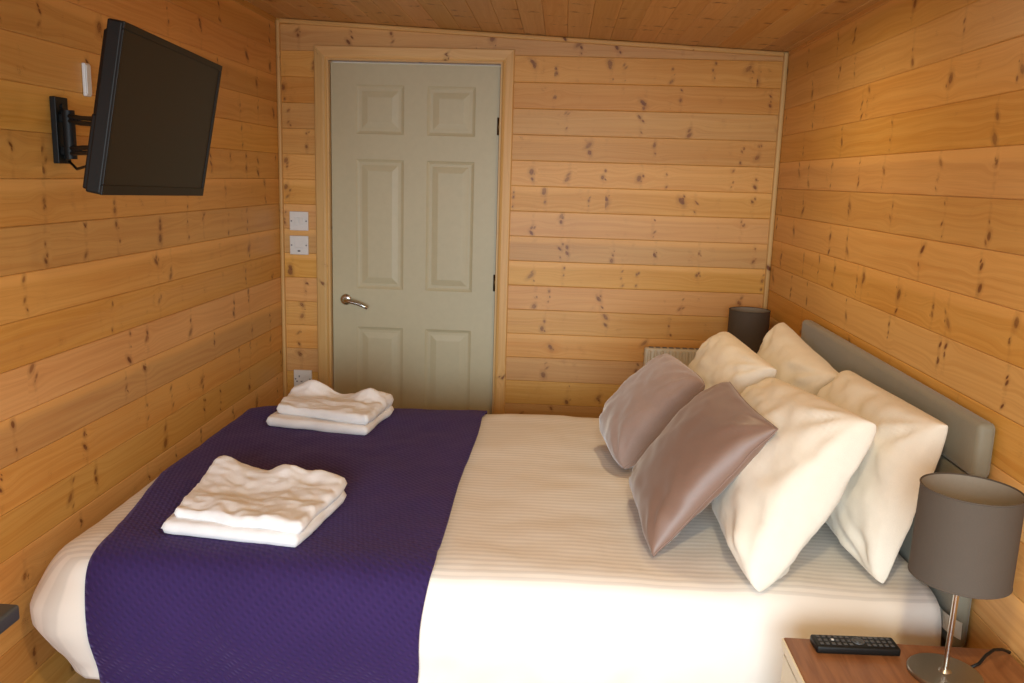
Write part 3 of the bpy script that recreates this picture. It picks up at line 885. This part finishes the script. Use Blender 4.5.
# ------------------------------------------------------------------ towels
def towel(name, quad, z0, th, label, group, seed, layers=2, amp=0.006, peaks=(), nu=56, nv=56, curl=0.0):
    """A folded towel. quad: near-left, near-right, far-right, far-left footprint corners (x, y)."""
    P = [Vector((a, b, 0)) for a, b in quad]
    ctr = (P[0] + P[1] + P[2] + P[3]) / 4; ctr.z = z0
    bm = bmesh.new()
    lt = th / layers
    def top_add(a, b):
        w = amp * (fb((a * 3, b * 3, 0), 1.3, seed) + 0.5 * fb((a * 3, b * 3, 0), 3.4, seed + 1))
        for pa, pb, ph, ps in peaks: w += ph * math.exp(-((a - pa) ** 2 + (b - pb) ** 2) / ps ** 2)
        return w
    for k in range(layers):
        zlo = k * lt
        sh = [0.006 * fb((k, q, seed), 3.0, seed) for q in range(4)]
        grid = {}
        m = 10      # points round the rim
        rim_r = lt / 2 * 0.98
        def pos(a, b): return P[0] * (1 - a) * (1 - b) + P[1] * a * (1 - b) + P[2] * a * b + P[3] * (1 - a) * b
        ins = [0.0, 0.0, 0.0, 0.0]
        tops, bots = [], []
        for i in range(nu + 1):
            tr, br_ = [], []
            for j in range(nv + 1):
                a0, b0 = i / nu, j / nv
                # rounded corners in plan
                a = 0.5 + (a0 - 0.5) * (1 - 0.03 * (2 * b0 - 1) ** 6); b = 0.5 + (b0 - 0.5) * (1 - 0.03 * (2 * a0 - 1) ** 6)
                p = pos(a, b)
                e = min(a0, 1 - a0, b0, 1 - b0) * 0.36
                prof = math.sqrt(max(0, 1 - max(0, 1 - e / rim_r) ** 2))
                off = Vector((0.006 * fb((a * 2, b * 2, k), 1.5, seed + 5), 0.008 * fb((a * 2, b * 2, k), 1.5, seed + 7), 0))
                ta = top_add(a, b)
                scale = (k + 1) / layers
                zc = zlo + lt / 2 + ta * (k + 0.5) / layers
                zt = zc + rim_r * prof + ta * 0.5 / layers * prof
                zb = zc - rim_r * prof - (ta * 0.5 / layers * prof)
                if k == 0: zb = max(zb, 0.0) if prof > 0.2 else zb
                tr.append(bm.verts.new(p + off + Vector((0, 0, zt)) - Vector((ctr.x, ctr.y, 0))))
                br_.append(bm.verts.new(p + off + Vector((0, 0, zb)) - Vector((ctr.x, ctr.y, 0))))
            tops.append(tr); bots.append(br_)
        for i in range(nu):
            for j in range(nv):
                bm.faces.new((tops[i][j], tops[i + 1][j], tops[i + 1][j + 1], tops[i][j + 1]))
                bm.faces.new((bots[i][j + 1], bots[i + 1][j + 1], bots[i + 1][j], bots[i][j]))
    bmesh.ops.remove_doubles(bm, verts=bm.verts[:], dist=0.0001)
    recalc(bm)
    o = obj(name, bm, M['towel'], None, True); o.location = ctr
    return tag(o, label, 'towel', group)
TZ = 0.619
TG = 'folded white towels on the purple throw'
towel('folded_towel', ((-0.950, 1.922), (-0.592, 1.872), (-0.548, 2.205), (-0.945, 2.285)), TZ, 0.036,
      'lower folded white towel of the near stack on the purple throw', TG, 1.0, 1, 0.003)
towel('folded_towel', ((-0.925, 1.945), (-0.588, 1.882), (-0.546, 2.205), (-0.950, 2.280)), TZ + 0.0325, 0.030,
      'rumpled white towel lying on top of the near stack', TG, 2.0, 1, 0.009, peaks=((0.10, 0.95, 0.030, 0.22), (0.55, 0.95, 0.022, 0.13), (0.80, 0.96, 0.018, 0.12), (0.45, 0.55, -0.012, 0.2), (0.3, 0.3, 0.006, 0.1)))
towel('folded_towel', ((-1.008, 2.850), (-0.630, 2.782), (-0.590, 3.095), (-1.000, 3.115)), TZ, 0.034,
      'lower folded white towel of the far stack, near the door', TG, 3.0, 1, 0.003)
towel('folded_towel', ((-0.985, 2.900), (-0.630, 2.795), (-0.592, 3.080), (-0.995, 3.105)), TZ + 0.0335, 0.036,
      'rumpled white towel on top of the far stack, with two peaked folds', TG, 4.0, 1, 0.007, peaks=((0.22, 0.95, 0.050, 0.17), (0.80, 0.80, 0.040, 0.17), (0.52, 0.8, -0.010, 0.16)))

# ------------------------------------------------------------------ bedside tables, lamps, remote
def nightstand(loc, label):
    t = thing('bedside_table', loc, label, 'bedside table', 'cream bedside tables with brown tops')
    # local: x 0..0.43 (0 = front), y 0..0.40, z 0..0.585
    Wx, Wy, H = 0.440, 0.400, 0.600
    bm = bmesh.new(); box(bm, 0.0, Wx, 0.0, Wy, H - 0.022, H, 0.003); tp = obj('table_top', bm, M['night_top'], t); tp['label'] = 'brown wooden top'
    bm = bmesh.new(); box(bm, -0.004, -0.0002, 0.002, Wy - 0.002, H - 0.021, H - 0.001, 0.001); obj('edge_strip', bm, M['cream_paint'], t)
    bm = bmesh.new()
    box(bm, 0.018, Wx - 0.004, 0.012, 0.030, 0.10, H - 0.0225, 0.002); box(bm, 0.018, Wx - 0.004, Wy - 0.030, Wy - 0.012, 0.10, H - 0.0225, 0.002)
    box(bm, Wx - 0.020, Wx - 0.004, 0.0302, Wy - 0.0302, 0.10, H - 0.0225); box(bm, 0.018, Wx - 0.0202, 0.0302, Wy - 0.0302, 0.10, 0.118)
    box(bm, 0.018, Wx - 0.0202, 0.0302, Wy - 0.0302, 0.345, 0.360)
    obj('carcass', bm, M['cream_paint'], t)
    for z0, z1 in ((0.124, 0.343), (0.364, H - 0.028)):
        bm = bmesh.new(); box(bm, -0.002, 0.0175, 0.014, Wy - 0.014, z0, z1, 0.003)
        d_ = obj('drawer', bm, M['cream_paint'], t)
        bm = bmesh.new(); lathe(bm, [(0.006, 0.0), (0.006, 0.012), (0.014, 0.018), (0.015, 0.024), (0.010, 0.030), (0.0, 0.031)], 20)
        bmesh.ops.rotate(bm, verts=bm.verts, matrix=Matrix.Rotation(math.radians(-90), 3, 'Y'))
        bmesh.ops.translate(bm, verts=bm.verts, vec=(-0.002, Wy / 2, (z0 + z1) / 2))
        obj('knob', bm, M['cream_paint'], d_, True)
    for x in (0.035, Wx - 0.045):
        for y in (0.030, Wy - 0.060):
            bm = bmesh.new()
            loft = [(0.0, 0.008), (0.0995, 0.0)]
            r = [[bm.verts.new((x + a, y + b, z)) for a, b in ((i_, i_), (0.030 - i_, i_), (0.030 - i_, 0.030 - i_), (i_, 0.030 - i_))] for z, i_ in loft]
            for k in range(4): bm.faces.new((r[0][k], r[0][(k + 1) % 4], r[1][(k + 1) % 4], r[1][k]))
            bm.faces.new(list(reversed(r[0]))); bm.faces.new(r[1]); recalc(bm)
            obj('leg', bm, M['cream_paint'], t)
    return t
NZ = 0.600
nightstand((0.482, 1.236, 0.001), 'cream bedside table with brown wooden top holding the remote, nearest the camera')
nightstand((0.488, 3.395, 0.001), 'cream bedside table hidden behind the pillows under the far lamp')

def table_lamp(loc, label, tilt):
    t = thing('table_lamp', loc, label, 'lamp', 'grey drum shade table lamps')
    t.rotation_euler = tilt
    bm = bmesh.new(); lathe(bm, [(0.0, 0.0005), (0.064, 0.0005), (0.066, 0.002), (0.066, 0.006), (0.064, 0.008), (0.012, 0.0085), (0.008, 0.014), (0.0, 0.015)], 48); obj('lamp_base', bm, M['steel'], t, angle=35)
    bm = bmesh.new(); lathe(bm, [(0.0, 0.012), (0.0052, 0.012), (0.0052, 0.225), (0.0, 0.226)], 20); obj('pole', bm, M['chrome'], t, angle=35)
    R_, zb, zt = 0.086, 0.198, 0.370
    bm = bmesh.new(); lathe(bm, [(R_ - 0.0015, zb), (R_, zb), (R_ * 0.995, zt), (R_ * 0.995 - 0.0015, zt)], 64, closed=True)
    sh = obj('lamp_shade', bm, M['shade'], t, angle=40)
    bm = bmesh.new(); lathe(bm, [(R_ - 0.0024, zb + 0.002), (R_ - 0.0018, zb + 0.002), (R_ * 0.995 - 0.0018, zt - 0.002), (R_ * 0.995 - 0.0024, zt - 0.002)], 64, closed=True)
    obj('shade_lining', bm, M['shade_in'], sh, angle=40)
    for z in (zb + 0.001, zt - 0.001):
        bm = bmesh.new(); tube(bm, [((R_ - 0.0005) * math.cos(a * math.pi / 24), (R_ - 0.0005) * math.sin(a * math.pi / 24), z) for a in range(49)], 0.0016, 8, False)
        obj('shade_rim', bm, M['shade'], sh, True)
    bm = bmesh.new()
    for k in range(3):
        a = k * 2 * math.pi / 3 + 0.5
        tube(bm, [(0.012 * math.cos(a), 0.012 * math.sin(a), 0.238), ((R_ - 0.003) * math.cos(a), (R_ - 0.003) * math.sin(a), 0.215)], 0.0015, 6)
    obj('shade_ring', bm, M['steel'], sh, True)
    bm = bmesh.new(); lathe(bm, [(0.0, 0.226), (0.015, 0.226), (0.016, 0.246), (0.014, 0.255), (0.0, 0.256)], 24); obj('lamp_holder', bm, M['white_plastic'], t, angle=40)
    bm = bmesh.new(); lathe(bm, [(0.0, 0.256), (0.010, 0.257), (0.012, 0.264), (0.019, 0.280), (0.020, 0.290), (0.016, 0.302), (0.0, 0.308)], 24); obj('bulb', bm, M['bulb'], t, True)
    return t
near_lamp = table_lamp((0.754, 1.527, NZ + 0.0015), 'grey drum-shade lamp with chrome stem beside the remote control', (0, math.radians(1.0), math.radians(20)))
table_lamp((0.820, 3.715, NZ + 0.0015), 'dark lamp shade in the far corner by the radiator', (0, 0, 0))
bm = bmesh.new()
tube(bm, [(0.814, 1.552, NZ + 0.006), (0.832, 1.560, NZ + 0.010), (0.850, 1.574, NZ + 0.020), (0.872, 1.590, NZ + 0.024), (0.895, 1.604, NZ + 0.018), (0.918, 1.618, NZ + 0.006), (0.929, 1.644, NZ - 0.02), (0.930, 1.650, 0.30), (0.929, 1.652, 0.06)], 0.0030, 10)
cord = obj('cord', bm, M['black_plastic'], None, True)
cord.parent = near_lamp
bpy.context.view_layer.update()
cord.matrix_parent_inverse = near_lamp.matrix_world.inverted()

# remote control
rm = thing('remote_control', (0.612, 1.603, NZ + 0.0015), 'black remote control lying on the brown bedside table top', 'remote control', rz=math.radians(2))
bm = bmesh.new(); box(bm, -0.082, 0.082, -0.024, 0.024, 0.0, 0.017, 0.005, 3); obj('remote_body', bm, M['black_plastic'], rm, angle=50)
rb = random.Random(3)
for i in range(13):
    for j in range(3):
        if i in (6, 7) : continue
        x, y = -0.070 + i * 0.0115, -0.013 + j * 0.013
        bm = bmesh.new(); box(bm, x - 0.0036, x + 0.0036, y - 0.0042, y + 0.0042, 0.0168, 0.0185, 0.0008, 1); obj('button', bm, M['grey_pad'], rm)
bm = bmesh.new(); lathe(bm, [(0.0, 0.0190), (0.006, 0.0190), (0.0065, 0.0175), (0.009, 0.0175), (0.0095, 0.0185), (0.0125, 0.0185), (0.0130, 0.0168)], 24, 0.005, 0); obj('navigation_ring', bm, M['grey_pad'], rm, angle=40)
bm = bmesh.new(); box(bm, -0.0475, -0.0425, -0.003, 0.003, 0.0185, 0.0195, 0.0004); 
pb = obj('power_button', bm, M['white_plastic'], rm); pb['label'] = 'small pale key'

# ------------------------------------------------------------------ radiator on the back wall
rd = thing('electric_radiator', (0.30, YB - 0.015, 0.0), 'cream ribbed electric radiator on the back wall behind the cushions', 'radiator')
bm = bmesh.new()
box(bm, 0.095, 0.52, -0.062, -0.022, 0.20, 0.765, 0.010, 3)
nf = 15
for k in range(nf):
    x = 0.108 + k * 0.028
    box(bm, x, x + 0.016, -0.072, -0.056, 0.215, 0.755, 0.006, 2)
obj('finned_body', bm, M['radiator'], rd, angle=50)
bm = bmesh.new()
for k in range(13): box(bm, 0.115 + k * 0.03, 0.135 + k * 0.03, -0.056, -0.030, 0.7648, 0.7665)
obj('outlet_grille', bm, M['grey_mark'], rd)
for x in (0.16, 0.44):
    bm = bmesh.new(); box(bm, x, x + 0.03, -0.024, 0.012, 0.30, 0.66, 0.003); obj('wall_hook', bm, M['white_plastic'], rd)
for x in (0.14, 0.46):
    bm = bmesh.new(); box(bm, x, x + 0.03, -0.076, -0.01, 0.001, 0.03, 0.006); box(bm, x + 0.005, x + 0.025, -0.055, -0.030, 0.028, 0.202, 0.003); obj('foot', bm, M['radiator'], rd)

# ------------------------------------------------------------------ desk at the left edge
dk = thing('desk', (XL + 0.004, 0.30, 0.0), 'dark grey desk top whose corner shows at the left edge near the bed foot', 'desk')
bm = bmesh.new(); box(bm, 0.0, 0.335, 0.0, 1.083, 0.690, 0.721, 0.006, 3); obj('desk_top', bm, M['desk'], dk, angle=50)
for x in (0.012, 0.270):
    for y in (0.03, 0.80):
        bm = bmesh.new(); box(bm, x, x + 0.035, y, y + 0.035, 0.001, 0.6895, 0.003); obj('leg', bm, M['black_metal'], dk)
bm = bmesh.new(); box(bm, 0.012, 0.030, 0.0655, 0.7995, 0.610, 0.6895, 0.002); obj('apron', bm, M['desk'], dk)

# ------------------------------------------------------------------ ceiling downlight fittings (out of frame, above and behind the view)
def downlight(x, y, label):
    z = ceil_z(x)
    t = thing('downlight', (x, y, z - 0.002), label, 'ceiling light', 'recessed downlights')
    bm = bmesh.new(); lathe(bm, [(0.088, -0.001), (0.105, -0.001), (0.108, -0.006), (0.100, -0.010), (0.088, -0.008)], 40, closed=True); obj('trim_ring', bm, M['white_plastic'], t, angle=40)
    return t
